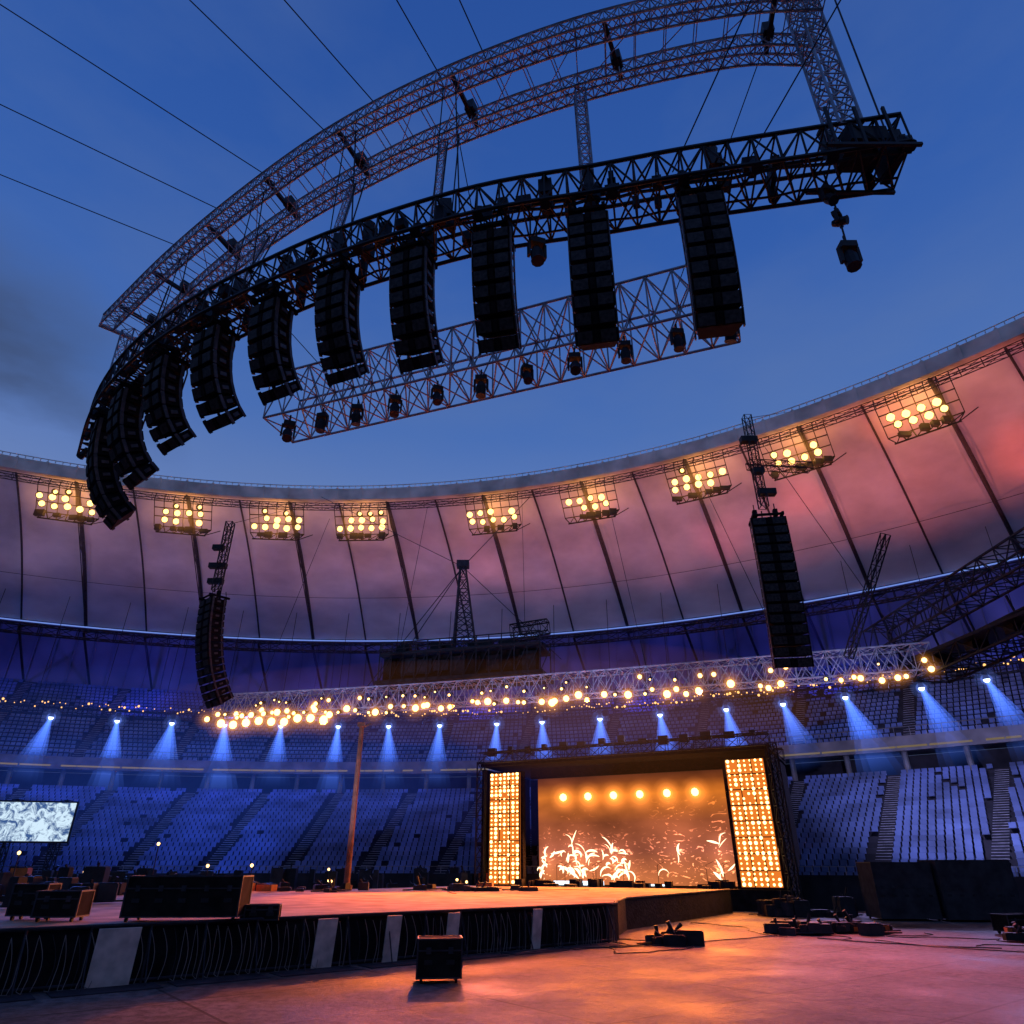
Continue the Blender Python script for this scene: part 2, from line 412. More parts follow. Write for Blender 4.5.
# ---------------------------------------------------------------- floodlight clusters
FL=[-36,-28,-20.1,-12.,-4.8,2.,12.8,20.5,28.7,35.5,42.9,51,60]
for th in FL:
    e=empty('floodlight_cluster')
    t=rad(th); base=rp(80.6,t,36.9)
    tx=V((math.cos(t),-math.sin(t),0)); rin=V((-math.sin(t),-math.cos(t),0))
    mb=MB(); dn=(rin*.75-V((0,0,.66))).normalized(); upv=tx.cross(dn).normalized()
    if upv.z<0: upv=-upv
    nc=random.choice((4,5,5)); jx=random.uniform(-.3,.3)
    for r_ in (0,1,2):
        for c in range(nc):
            if r_==2 and random.random()<.75: continue
            if random.random()<.06: continue
            p=base+tx*(c-(nc-1)/2+jx*(r_==1))*1.2+upv*(r_-.4)*.85+V((0,0,.15))*random.uniform(-1,1)
            mb.tube(p-dn*.55,p,.2,8,.4,mi=0,cap=False)
            mb.ball(p-dn*.05,random.uniform(.28,.36) if r_<2 else .2,mi=1,n=8,k=6)
    for r_ in (-1.25,-.1,.9,1.9):
        mb.tube(base+tx*-3+upv*(r_)-dn*.45,base+tx*3+upv*r_-dn*.45,.06)
    for c in range(7):
        x=(c-3)
        mb.tube(base+tx*x-upv*1.25-dn*.45,base+tx*x+upv*1.9-dn*.45,.05)
        mb.tube(base+tx*x+upv*1.9-dn*.45,rp(80.0,t+x/80.,39.4),.05)
        mb.tube(base+tx*x-upv*1.25-dn*.45,base+tx*x*.8-V((0,0,2.3))-dn*1.2,.06)
        mb.tube(base+tx*x*.8-V((0,0,2.3))-dn*1.2,base+tx*(x+1)-upv*1.25-dn*.45,.05)
        if random.random()<.7: mb.box(base+tx*x*.8-V((0,0,1.6))-dn*.8,(random.uniform(.5,1),.4,random.uniform(.3,.7)))
    mb.tube(base+tx*-2.6-V((0,0,2.3))-dn*1.2,base+tx*2.6-V((0,0,2.3))-dn*1.2,.08)
    mb.obj('lamp_frame',[M_blk,M_warm2],e)
    if -25<th<50:
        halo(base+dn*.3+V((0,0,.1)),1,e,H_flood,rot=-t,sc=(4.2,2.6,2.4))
        light('POINT','flood_glow',base-dn*1.3+V((0,0,-.6)),480,(1,.42,.11),rad_=.8,parent=e)

# ---------------------------------------------------------------- light ring on upper tier
e=empty('catwalk_light_ring')
mb=MB(); truss(mb,[rp(97,rad(-45+j*.9),18.4) for j in range(125)],.7,.8,.05,.03)
for j in range(0,28):
    t=rad(-45+j*4); mb.tube(rp(97,t,18.6),rp(98,t,memz(98)),.04)
mb.obj('truss',[M_blk],e)
mb=MB()
for j in range(0,640):
    t=rad(-45+j*.175)
    if random.random()<.65: mb.ball(rp(96.6,t,19.0+random.uniform(-.35,.35)),random.choice((.05,.06,.07,.09,.14)),n=6,k=4)
mb.obj('small_lamps',[M_warms],e)
m,nt,out=newmat('beam_glow'); N=nt.nodes.new; Lk=nt.links.new  # beams imitated by glowing cones that fade along their length
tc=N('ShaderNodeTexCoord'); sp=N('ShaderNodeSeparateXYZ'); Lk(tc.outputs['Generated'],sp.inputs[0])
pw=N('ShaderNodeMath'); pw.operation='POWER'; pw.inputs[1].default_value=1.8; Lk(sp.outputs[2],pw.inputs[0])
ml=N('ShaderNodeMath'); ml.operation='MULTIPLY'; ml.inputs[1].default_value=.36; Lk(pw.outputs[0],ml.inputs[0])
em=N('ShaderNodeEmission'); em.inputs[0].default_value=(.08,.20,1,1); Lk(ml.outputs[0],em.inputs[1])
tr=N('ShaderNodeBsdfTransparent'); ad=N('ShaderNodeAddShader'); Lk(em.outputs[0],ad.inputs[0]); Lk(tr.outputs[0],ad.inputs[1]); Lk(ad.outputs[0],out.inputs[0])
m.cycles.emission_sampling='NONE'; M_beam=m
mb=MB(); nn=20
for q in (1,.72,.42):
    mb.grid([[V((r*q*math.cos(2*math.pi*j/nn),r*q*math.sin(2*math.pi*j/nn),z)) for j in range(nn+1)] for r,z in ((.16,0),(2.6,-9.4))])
_o=mb.obj('glow_cone',[M_beam],smooth=True); beam_me=_o.data; bpy.data.objects.remove(_o)
k=0
for th in [-27,-23.4,-19.6,-15.8,-12.1,-8.2,-4.4,-.6,3.2,7,10.6,14.5,18.5,22.4,26.5,30,34,37.5,41,45,49.5]:
    k+=1
    e=empty('blue_spotlight'); t=rad(th+random.uniform(-.4,.4)); p=rp(96.2,t,17.5)
    mb=MB(); mb.tube(p+V((0,0,.75)),p+V((0,0,.15)),.12,8,.28,cap=True); mb.tube(p+V((0,0,.15)),p,.28,8,.3); mb.box(p+V((0,0,.75)),(.5,.2,.3))
    mb.ball(p,.28,mi=1); mb.obj('lamp',[M_blk,M_blue],e)
    halo(p,1.0,e,H_blue)
    bo=bpy.data.objects.new('glow_cone',beam_me); SC.collection.objects.link(bo); bo.location=p; bo.parent=e
    tilt=random.uniform(-.15,.15) if th<30 else -.25
    bo.rotation_euler=(random.uniform(-.1,.15),tilt,-t); sc=random.uniform(.7,1.1); bo.scale=(random.uniform(.75,1.1),1,sc)
    tgt=rp(84,t,5)
    if k%2==0 or th<0:
        right=min(1,max(0,(th-5)/25.))
        col=(.05+.40*right,.17+.24*right,1)
        light('SPOT','beam_lamp',p-V((0,0,.3)),21000 if th<12 else 13000,col,tgt,95,.9,.3,e)

# ---------------------------------------------------------------- coloured roof wash
e=empty('roof_uplighters'); mb=MB()
wash=[(-34,(.62,.42,.62),2800),(-24,(.66,.40,.60),3000),(-14,(.74,.38,.56),3300),(-4,(.82,.35,.48),3700),(6,(.92,.30,.38),4300),(15,(1,.27,.30),4900),
      (24,(1,.25,.24),5300),(32,(1,.24,.20),6200),(40,(1,.20,.15),8300),(48,(1,.22,.18),8000),(57,(1,.25,.25),6500)]
for th,c,W in wash:
    t=rad(th); p=rp(91.5,t,17.2)
    mb.tube(p+V((0,0,-.4)),p,.25,8,.35,cap=True); mb.tube(p,rp(96.7,t,18),.05)
    light('SPOT','wash_light',p+V((0,0,.2)),W,c,rp(86,t,38),88,1,.4,e)
for th,R,z,W,c,sz in ((20.5,86,36,9000,(1,.22,.03),13),(41,84,37,12000,(1,.16,.02),20),(46.5,92,33,9000,(1,.09,.02),26),(34,90,34,6500,(1,.10,.04),20),(37.5,82,38,9500,(1,.28,.06),13),(10,92,33,2500,(1,.2,.2),22),(28,92,33,3000,(.9,.06,.15),24)):
    p=rp(89,rad(th-1),17.0); light('SPOT','accent_lamp',p,W,c,rp(R,rad(th),z),sz,1,.3,e); mb.tube(p+V((0,0,-.6)),p+V((0,0,-.1)),.25,8,.35,cap=True); mb.tube(p,rp(96.7,rad(th),18),.05)
for th in (-28,-16,-4,8,20,32,44):
    light('SPOT','blue_wash_lamp',rp(101,rad(th),22.5),2200,(.07,.08,1),rp(114,rad(th),28),140,1,.4,e)
mb.obj('lamp_bodies',[M_blk],e)

# ---------------------------------------------------------------- flown rig
LOW=[(8.15,9.35,16),(4.15,10.05,16),(1.99,10.5,16),(-.75,11.05,16),(-3.76,12.08,16),(-6.06,13.13,16),(-8.75,14.62,16),(-11.07,16.35,16),(-13.1,18.4,16),(-15.0,21.0,16)]
UPO=[(7.2,8.5,20.5),(5.0,8.65,20.5),(1.65,9.35,20.5),(-1.86,10.6,20.5),(-5.06,12.15,20.5),(-8.3,14.2,20.5),(-11.5,16.5,20.5),(-15.0,19.3,20.5)]
UPI=[(7.4,9.75,20.5),(5.4,9.8,20.5),(2.0,10.6,20.5),(-1.5,11.85,20.5),(-4.6,13.35,20.5),(-7.8,15.3,20.5),(-10.9,17.6,20.5),(-14.2,20.4,20.5)]
e=empty('upper_ring_truss')
mb=MB(); po=catmull(UPO,.36); pi_=catmull(UPI,.36)
truss(mb,po,.46,.46,.034,.015,dbl=True); truss(mb,pi_,.46,.46,.034,.015,dbl=True)
for i in range(0,min(len(po),len(pi_)),2):
    a=po[i];b=pi_[min(len(pi_)-1,round(i*len(pi_)/len(po)))]
    for dz in (.2,-.2): mb.tube(a+V((0,0,dz)),b+V((0,0,dz)),.016)
    if i%4==0:
        b2=pi_[min(len(pi_)-1,round((i+4)*len(pi_)/len(po)))]
        mb.tube(a+V((0,0,-.2)),b2+V((0,0,-.2)),.014)
mb.tube(po[-1]+V((-.4,.1,0)),pi_[-1]+V((.3,.3,0)),.09,6)
mb.obj('truss',[M_alu],e)
mb=MB()
for fi in (.05,.2,.36,.5,.62,.74,.86,.96):
    a=po[int(fi*(len(po)-1))];b=pi_[int(fi*(len(pi_)-1))]; c=(a+b)/2
    d=(b-a).normalized(); Mx=Matrix.Rotation(math.atan2(d.y,d.x),3,'Z')
    mb.box(c+V((0,0,.1)),(1.5,.10,.12),Mx); mb.box(a.lerp(b,.8)+V((0,0,.3)),(.3,.25,.35),Mx); mb.tube(b+V((0,0,.2)),b+V((0,0,.5)),.08,8,cap=True)
mb.obj('hoist_brackets',[M_blk],e)

e=empty('lower_ring_truss')
mb=MB(); pl=catmull(LOW,.5); fl=frames(pl)
truss(mb,pl,1.15,.85,.05,.024,n=5,dbl=False)
for i,(p,(t,s,u)) in enumerate(zip(pl,fl)):
    RZ=Matrix.Rotation(math.atan2(t.y,t.x),3,'Z')
    for _ in range(3):
        if random.random()<.6: mb.box(p+s*random.uniform(-.4,.4)+u*random.uniform(-.25,.3),(random.uniform(.1,.35),random.uniform(.1,.25),random.uniform(.15,.5)),RZ)
    if i%3==0: mb.tube(p-s*.35-u*.1,p-s*.5-u*.5,.1,7,.13,cap=True)
    if i%4==1: mb.tube(p+s*.4+u*.3,p+s*.45-u*.35,.09,7,.12,cap=True)
mb.path([p+s*.2+u*.42 for p,(t,s,u) in zip(pl,fl)],.05,5)
mb.path([p-s*.3-u*.36+V((0,0,random.uniform(-.06,.06))) for p,(t,s,u) in zip(pl,fl)],.04,5)
mb.path([p+s*.3-u*.42+V((0,0,random.uniform(-.06,.06))) for p,(t,s,u) in zip(pl,fl)],.03,5)
endp=V((7.9,9.35,16)); 
mb.box(endp+V((-.5,0,.1)),(.8,.8,.4)); mb.box(endp+V((.15,.1,0)),(.2,.8,.7))
for x in (-.2,-.8,-1.4): mb.tube(endp+V((x,-.6,-.6)),endp+V((x,-.6,.6)),.04); 
mb.tube(endp+V((-1.6,-.6,-.6)),endp+V((.3,-.6,-.6)),.05); mb.tube(endp+V((-1.6,.5,-.6)),endp+V((.3,.5,-.6)),.05)
mb.obj('truss',[M_blk],e)

def at(pts,x):
    for a,b in zip(pts,pts[1:]):
        if (a.x-x)*(b.x-x)<=0: return a.lerp(b,(x-a.x)/(b.x-a.x))
    return pts[-1] if abs(pts[-1].x-x)<abs(pts[0].x-x) else pts[0]
e=empty('rig_hangers'); mb=MB(); mbk=MB()
for x,wd in ((1.75,.26),(-1.6,.0),(-4.4,0),(-7.5,0),(-10.6,0)):
    a=at(pl,x)+V((0,0,.4)); b=at(pi_,x)+V((0,0,-.2))
    if wd: truss(mb,seg(a,b,.4),wd,wd,.022,.012)
    else:
        d=V((.16,-.08,0))
        for q in (-1,1):
            mbk.tube(a+d*q,b+d*q,.022); mbk.tube(a+d*q*2.2,at(po,x)+V((0,0,-.2))+d*q,.02)
        truss(mb,seg(a+V((-.3,.2,0)),b+V((-.3,.2,0)),.35),.16,.16,.014,.008)
    mbk.box(a+V((0,0,.25)),(.28,.28,.55)); mbk.tube(a+V((.15,0,.1)),a+V((.15,0,-.35)),.13,7,cap=True)
truss(mb,seg((7.1,9.2,16.4),(7.1,9.2,22.5),.45),.5,.5,.035,.018)
truss(mb,seg((-13.6,18.9,16.4),(-14.3,19.7,20.3),.5),.45,.45,.03,.015)
mbk.tube((8.05,9.3,16.2),(8.05,9.2,28),.02); mbk.tube((-11.5,16.6,16.4),(-11.8,17.3,20.3),.03)
mb.obj('hanger_trusses',[M_alu],e); mbk.obj('chains_and_hoists',[M_blk],e)
def cable(p,q,r=.022,sag=1.0):
    mb=MB(); p=V(p);q=V(q); n=24
    pts=[p.lerp(q,i/n)-V((0,0,sag*4*(i/n)*(1-i/n))) for i in range(n+1)]
    mb.path(pts,r,5); mb.obj('suspension_cable',[M_dark])
for p,q in (((-10.6,16.2,20.7),(-99.7,-17,40.3)),((-9.0,14.6,20.7),(-98.2,-27.5,40.3)),((-7.2,13.4,20.7),(-92.5,-45,40.3)),
            ((-5.1,12.1,20.7),(-78,-66.5,40.3)),((-3.6,11.3,20.7),(-72.4,-71.4,40.3)),((-1.8,10.6,20.7),(-55.2,-82.7,40.3)),((-.6,10.2,20.7),(-48,-86,40.3)),
            ((5.2,9.9,16.4),(34.7,-69.5,40.3)),((3.6,10.1,16.4),(30,-74,40.3))):
    cable(p,q,.016,.25)
cable((4.6,14.1,16.9),(6.2,9.8,20.5),.014,0); cable((-6,17.9,16.9),(-9.6,16.2,20.5),.014,0); cable((-.5,15.9,16.9),(-1.5,11.9,20.5),.014,0)

# ---------------------------------------------------------------- line arrays
def line_array(top,yaw,n=12,w=1.05,hb=.36,dep=.72,curl=38,cables=None,nexp=2.2,lean=-2):
    e=empty('line_array_speaker'); mb=MB()
    F=V((math.cos(yaw),math.sin(yaw),0)); S=V((-math.sin(yaw),math.cos(yaw),0)); U=V((0,0,1))
    p=V(top); B=Matrix((F,S,U)).transposed()
    for s_ in (-1,1): mb.box(p+S*s_*w*.42+U*.1,(dep*1.25,.08,.12),B)
    for f_ in (-.5,0,.5): mb.box(p+F*f_*dep+U*.1,(.08,w*.84,.08),B)
    for s_ in (-1,1):
        mb.box(p+S*s_*w*.3+U*.34,(.2,.16,.28),B)
        mb.tube(p+S*s_*w*.3+U*.2,p+S*s_*w*.3+U*.75,.02)
        mb.tube(p+S*s_*w*.3-F*.05+U*.35,p+S*s_*w*.3-F*.12-U*.02,.07,6,cap=True)
    for i in range(n):
        ang2=rad(lean)+rad(curl)*((i+.5)/n)**nexp
        f=F*math.cos(ang2)-U*math.sin(ang2); u=F*math.sin(ang2)+U*math.cos(ang2)
        c=p-u*hb/2
        Mx=Matrix((f,S,u)).transposed()
        g=.06
        fx=dep/2; hf=hb/2-g/2; hk=hb/2*.7; wf=w/2; wk=w/2*.78
        pts=[c+f*a+S*b_+u*z_ for a,b_,z_ in ((fx,-wf,-hf),(fx,wf,-hf),(-fx,wk,-hk),(-fx,-wk,-hk),(fx,-wf,hf),(fx,wf,hf),(-fx,wk,hk),(-fx,-wk,hk))]
        mb.hexa(pts,0)
        for s_ in (-1,1): mb.box(c+f*(fx+.012)+S*s_*wf*.56,(.02,w*.36,hb*.72),Mx,mi=1)
        mb.box(c+f*(fx+.02),(.03,w*.12,hb*.78),Mx,mi=0)
        for s_ in (-1,1):
            mb.box(c+f*fx*.75+S*s_*(wf+.01),(.1,.03,hb*1.02),Mx,mi=2); mb.box(c-f*fx*.7+S*s_*(wf*.86+.03),(.08,.03,hb*.9),Mx,mi=2)
            mb.box(c+S*s_*(wf*.92+.01),(.2,.02,.1),Mx,mi=2)
        mb.box(c-f*(fx+.015),(.03,w*.45,hb*.5),Mx,mi=2)
        p=p-u*hb
    mb.obj('cabinets',[M_cab,M_gr,M_rig],e)
    mc=MB()
    if cables:
        for q in cables: mc.tube(V(top)+U*.6,q,.02)
    q=V(top)-F*dep*.6
    mc.path([q+U*.7,q+U*.1-F*.15,q-U*1.2-F*.1,q-U*2.2-F*.05],.025)
    mc.obj('hanging_cables',[M_blk],e)
xs=[(4.05,9,.36,24,.90),(1.7,9,.345,34,.86),(-.4,8,.345,42,.85),(-2.3,8,.345,46,.85),(-4.2,8,.32,50,.82),(-6.1,7,.35,52,.84),(-7.95,7,.37,56,.84),(-9.8,7,.36,58,.84),(-11.6,7,.40,58,.88),(-13.1,8,.42,54,.92)]
for x,n,hb,cu,ww in xs:
    p=at(pl,x); i=min(range(len(pl)),key=lambda k:(pl[k]-p).length); t=fl[i][0]
    s=fl[i][1]
    if s.y>0: s=-s
    yaw=math.atan2(s.y,s.x)
    line_array(p+V((0,0,-.78)),yaw,n,ww,hb,curl=cu,nexp=1.8,lean=-1 if x>0 else 3,cables=[p+V((.2,0,-.2)),p+V((-.2,0,-.2))])

# ---------------------------------------------------------------- back lighting truss with moving heads
e=empty('lighting_truss'); mb=MB()
A=V((-7.6,18.5,16.0)); B=V((5.9,13.55,16.0))
truss(mb,seg(A,B,.72),1.5,1.7,.042,.024,n=5,dbl=True)
mb.obj('truss',[M_alu],e)
def moving_head(p,tilt,yaw,sc=1.):
    e=empty('moving_head_light'); mb=MB(); p=V(p)
    R0=Matrix.Rotation(yaw,3,'Z')
    mb.tube(p,p+V((0,0,.3*sc)),.04*sc)
    mb.box(p-V((0,0,.12))*sc,(.42*sc,.3*sc,.2*sc),R0)
    for s in (-1,1): mb.box(p+R0@V((s*.23*sc,0,-.42*sc)),(.07*sc,.14*sc,.5*sc),R0)
    c=p+V((0,0,-.55*sc)); d=R0@V((0,-math.sin(tilt),-math.cos(tilt)))
    mb.tube(c-d*.26*sc,c-d*.05*sc,.12*sc,10,.19*sc,cap=True); mb.tube(c-d*.05*sc,c+d*.3*sc,.19*sc,10,.17*sc,cap=True)
    mb.tube(c+d*.3*sc,c+d*.33*sc,.19*sc,10,cap=True,mi=1)
    mb.obj('body',[M_blk,M_dark],e)
D=(B-A)
for k in (.03,.115,.20,.29,.385,.48,.575,.67,.765,.86,.95):
    moving_head(A+D*k+V((.25,-.7,-1.1)),random.uniform(-.5,.5),random.uniform(-.6,.6),random.uniform(.68,.82))
moving_head(at(pl,.55)+V((0,0,-1.0)),.2,.3,.8)
mbx=MB(); mbx.tube(at(pl,.55)+V((0,0,-.4)),at(pl,.55)+V((0,0,-1)),.02); q=V((6.55,9.55,16)); mbx.path([q+V((.05,0,-.4)),q+V((.08,0,-1.6)),q+V((.05,0,-3.1))],.02); 
mbx.obj('hanging_chain',[M_blk])
moving_head(q+V((0,0,-.85)),.5,.2,.6); moving_head(q+V((.05,0,-1.6)),1.2,.8,.5); moving_head(q+V((.05,0,-2.5)),.15,0,.75)
for x in (-11,-8.9,-6.0,-3.6,4.5,6.9):
    q=at(pl,x)+V((0,0,.4)); mb=MB(); mb.box(q+V((0,0,.18)),(.24,.24,.36)); mb.tube(q+V((0,0,.36)),q+V((0,0,.6)),.12,8,.16,cap=True); mb.tube(q+V((.17,0,.1)),q+V((.17,0,.45)),.06,6,cap=True); mb.obj('chain_hoist',[M_blk])

# ---------------------------------------------------------------- main PA arrays
line_array((10.0,24,14.6),math.atan2(-1,-.15),15,1.3,.385,.8,curl=14,nexp=1.6)
line_array((-17.5,38,16.4),math.atan2(-1,-.9),14,1.5,.43,1.0,curl=34,nexp=1.6,lean=3)
e=empty('speaker_hoist_mast'); mb=MB()
truss(mb,seg((10.0,24,15.2),(10.0,24,19.6),.5),.3,.3,.025,.012)
for z in (15.9,16.9,18.4): mb.box((10.0+random.uniform(-.3,.3),24,z),(random.uniform(.4,.8),.3,.25))
truss(mb,seg((9.7,24,17.2),(12.4,24.4,17.3),.5),.4,.3,.02,.012)
mb.tube((10.0,24,19.5),(26,52,40),.02)
mb.obj('mast',[M_blk],e)
e=empty('speaker_hoist_mast'); mb=MB()
truss(mb,seg((-17.5,38,17),(-17.5,38,21.5),.6),.4,.4,.04,.02)
for z in (17.6,18.6,19.8): mb.box((-17.5+random.uniform(-.4,.4),38,z),(random.uniform(.6,1.1),.35,.3))
mb.tube((-17.5,38,21.4),(-22,68.9,39.6),.02)
mb.obj('mast',[M_blk],e)

# ---------------------------------------------------------------- stage lamp truss
TP=[(-23,54.9,13.7),(-8.2,51.2,13.6),(5.9,46.5,13.5),(15,42.6,13.3),(24,38.6,13.1)]
e=empty('stage_lamp_truss'); mb=MB(); pt=catmull(TP,.9)
truss(mb,pt,1.6,1.5,.055,.032,dbl=True); 
mb.obj('truss',[M_alub],e)
mb=MB(); mbl=MB(); pt2=catmull(TP,.72); f2=frames(pt2)
for i,(p,(t,s,u)) in enumerate(zip(pt2,f2)):
    if s.y>0: s=-s
    fr_=min(1,max(0,(p.x-4)/20.))
    for row in (0,1):
        if random.random()<((.10+.25*fr_) if row==0 else (.45+.35*fr_)): continue
        q=p+s*.95+t*random.uniform(-.3,.3)+V((0,0,(-1.0 if row==0 else -.15)+random.uniform(-.25,.25)))
        r=random.choice((.10,.13,.17,.20,.24)) if row==0 else random.choice((.06,.09,.14))
        mb.tube(q-s*.5+V((0,0,.15)),q,.13,7,r+.06); mb.tube(q-s*.3+V((0,0,.1)),q+V((0,0,.5))-s*.3,.03)
        mbl.ball(q,r,n=8,k=6)
        if r>.12: halo(q+s*.1,r*4.2,e)
mb.obj('lamp_cans',[M_blk],e); mbl.obj('lamp_lenses',[M_warm],e)
mb=MB()
for i in range(9):
    q=V((-22.3+i*1.05,53.9-i*.27,12.2))+V((0,0,random.uniform(-.12,.12)))
    mb.ball(q,.3,mi=1); mb.tube(q+V((0,.5,.1)),q,.2,8,.36); mb.tube(q+V((0,.3,0)),q+V((0,.3,.9)),.04)
    halo(q,1.15,e)
    if i%2: 
        q2=q+V((.1,0,.8)); mb.ball(q2,.18,mi=1); halo(q2,.7,e)
mb.obj('blinder_bank',[M_blk,M_warm],e)
mb=MB()
for x in (-20,-9,1,9,17,23):
    q=at(pt,x); mb.tube(q+V((0,0,.7)),V((q.x*1.05,q.y+16,38)),.025)
mb.obj('suspension_wires',[M_dark],e)
e=empty('side_truss'); mb=MB(); mk=MB()
truss(mb,seg((23.6,43,15.3),(25.5,20,16.2),1.2),1.6,1.5,.07,.035)
truss(mk,seg((24.5,40,12.6),(26.5,24,13.4),1.4),2.2,1.0,.08,.04)
for k in range(7):
    a=V((23.9+.28*k,41-2.9*k,14.6)); mk.tube(a,a+V((.3,0,-1.6)),.06); mk.box(a+V((.4,.5,-1.5)),(.9,.7,.6))
mk.box((25.3,32,13.3),(2.2,15,.16),Matrix.Rotation(rad(7),3,'Z'))
truss(mk,seg((19,38,13.0),(20.6,34,18.8),.9),.35,.35,.04,.02)
mb.obj('truss',[M_dark],e); mk.obj('underslung_truss',[M_blk],e)

# rigging platform + derrick on lamp truss
e=empty('rigging_platform'); mb=MB()
a=V((13.9,-3.9,0)).normalized(); n_=V((a.y,-a.x,0)); 
if n_.y>0: n_=-n_
o=V((-3.6,51.5,0)); Mx=Matrix((a,V((-a.y,a.x,0)),V((0,0,1)))).transposed()
mb.box(o+V((0,0,14.8)),(13,3.6,.25),Mx); mb.box(o+V((0,0,16.9)),(12.6,3.6,.2),Mx)
for i in range(14):
    q=o+a*(-6.3+i*.97)
    for s in (-1.7,1.7): mb.tube(q+n_*s+V((0,0,14.8)),q+n_*s+V((0,0,17.8)),.06)
    mb.tube(q+n_*1.7+V((0,0,14.8)),q+a*.97+n_*1.7+V((0,0,16.9)),.04)
mb.box(o+n_*1.2+V((0,0,15.8)),(12.2,.3,1.7),Mx,mi=1)
for i in range(9): mb.box(o+n_*1.4+a*(-5.4+i*1.35)+V((0,0,15.8+random.uniform(-.2,.2))),(random.uniform(.7,1.2),.15,random.uniform(.8,1.4)),Mx,mi=random.choice((0,0,1)))
for z in (17.3,17.8): mb.tube(o-a*6.4+n_*1.7+V((0,0,z)),o+a*6.3+n_*1.7+V((0,0,z)),.05)
for i in range(18):
    mb.box(o+a*random.uniform(-6,6)+n_*random.uniform(-1,1)+V((0,0,17.3)),(random.uniform(.4,1.4),.6,random.uniform(.4,1.1)),Mx)
truss(mb,seg(o+a*3.7+V((0,0,18.4)),o+a*6.6+V((0,0,18.6)),.7),.9,.9,.06,.03)
mb.obj('platform',[M_blk,M_case],e)
mb=MB(); b0=o+V((0,0,17.0)); tp=o+V((-.4,0,24.2))
for k in range(4):
    ang=math.pi/4+k*math.pi/2; c0=b0+V((math.cos(ang)*1.25,math.sin(ang)*1.25,0)); c1=tp+V((math.cos(ang)*.3,math.sin(ang)*.3,0))
    ang2=ang+math.pi/2; e0=b0+V((math.cos(ang2)*1.25,math.sin(ang2)*1.25,0)); e1=tp+V((math.cos(ang2)*.3,math.sin(ang2)*.3,0))
    mb.tube(c0,c1,.08)
    for j in range(7):
        mb.tube(c0.lerp(c1,j/7),e0.lerp(e1,(j+1)/7),.04); mb.tube(e0.lerp(e1,j/7),c0.lerp(c1,(j+1)/7),.04); mb.tube(c0.lerp(c1,j/7),e0.lerp(e1,j/7),.04)
mb.box(tp+V((0,0,.2)),(1,.8,.5))
for q in (o+a*7.5+V((0,0,16)),o-a*8+V((0,0,15)),o-a*5+V((0,0,17.5)),V((-21,66,38.6)),V((2,66,38.6))): mb.tube(tp,q,.035)
mb.obj('derrick',[M_dark],e)

# ---------------------------------------------------------------- main stage
e=empty('main_stage')
SA=V((.898,-.44,0)).normalized(); SN=V((-.44,-.898,0)).normalized(); SM=V((7.8,54,0))
SX=Matrix((SA,-SN,V((0,0,1)))).transposed()
def sp_(x,y,z): return SM+SA*x+SN*y+V((0,0,z))
mb=MB()
mb.box(sp_(.2,-4.0,.6),(22,9.6,1.2),SX)
mb.box(sp_(10.95,-3.6,5.3),(.3,8.4,8.2),SX); mb.box(sp_(-10.9,-3.6,5.3),(.3,8.4,8.2),SX)
mb.box(sp_(0,-8.3,5.3),(21.6,.3,8.2),SX); mb.box(sp_(0,-3.9,9.75),(22.2,9.4,.3),SX)
mb.box(sp_(-9.2,-.1,5.2),(3.0,.5,8.0),SX); mb.box(sp_(9.25,-.1,5.2),(3.1,.5,8.0),SX)
mb.box(sp_(0,-2.2,9.25),(16,.3,.9),SX)
mb.obj('stage_box',[M_cloth],e)
mb=MB(); truss(mb,seg(sp_(-11,.9,10.2),sp_(11.2,.9,10.2),1.0),.8,.8,.06,.03)
truss(mb,seg(sp_(-11,-7,10.2),sp_(11.2,-7,10.2),1.0),.8,.8,.06,.03)
for x in (-11,11.2): truss(mb,seg(sp_(x,.9,.2),sp_(x,.9,9.9),1.),.6,.6,.05,.03)
for i in range(14): mb.box(sp_(-10+i*1.55,.9+random.uniform(-.3,.3),10.6+random.uniform(0,.3)),(random.uniform(.3,.8),.4,random.uniform(.3,.6)),SX)
mb.obj('roof_truss',[M_blk],e)
for xc in (-9.2,9.25):
    mb=MB(); mb.box(sp_(xc,.2,5.2),(2.6,.12,7.8),SX); mb.obj('led_panel',[M_ledbg],e)
    mb=MB()
    for i in range(7):
        for j in range(26):
            if random.random()<.05: continue
            mb.ball(sp_(xc-1.11+i*.37,.30,1.48+j*.30),random.choice((.06,.085,.12)),n=6,k=4)
    mb.obj('led_bulbs',[M_led],e)
    mb=MB()
    for i in range(4): mb.box(sp_(xc-1.3+i*.866,.3,5.2),(.05,.1,7.8),SX)
    for j in range(9): mb.box(sp_(xc,.305,1.3+j*.975),(2.6,.1,.06),SX)
    mb.obj('led_frame',[M_dark],e)
m,nt,out=newmat('video_screen'); N=nt.nodes.new; Lk=nt.links.new
tc=N('ShaderNodeTexCoord'); uv=tc.outputs['UV']
sp=N('ShaderNodeSeparateXYZ'); Lk(uv,sp.inputs[0])
cr=N('ShaderNodeValToRGB'); Lk(sp.outputs[1],cr.inputs[0]); E=cr.color_ramp.elements
E[0].position=0; E[0].color=(.60,.17,.055,1); E[1].position=1; E[1].color=(.10,.022,.01,1)
for p,c in ((.3,(.32,.085,.045,1)),(.55,(.34,.085,.032,1)),(.8,(.74,.19,.022,1)),(.93,(.22,.05,.012,1))):
    q=E.new(p); q.color=c
nz=N('ShaderNodeTexNoise'); nz.inputs['Scale'].default_value=3; nz.inputs['Detail'].default_value=6; Lk(uv,nz.inputs['Vector'])
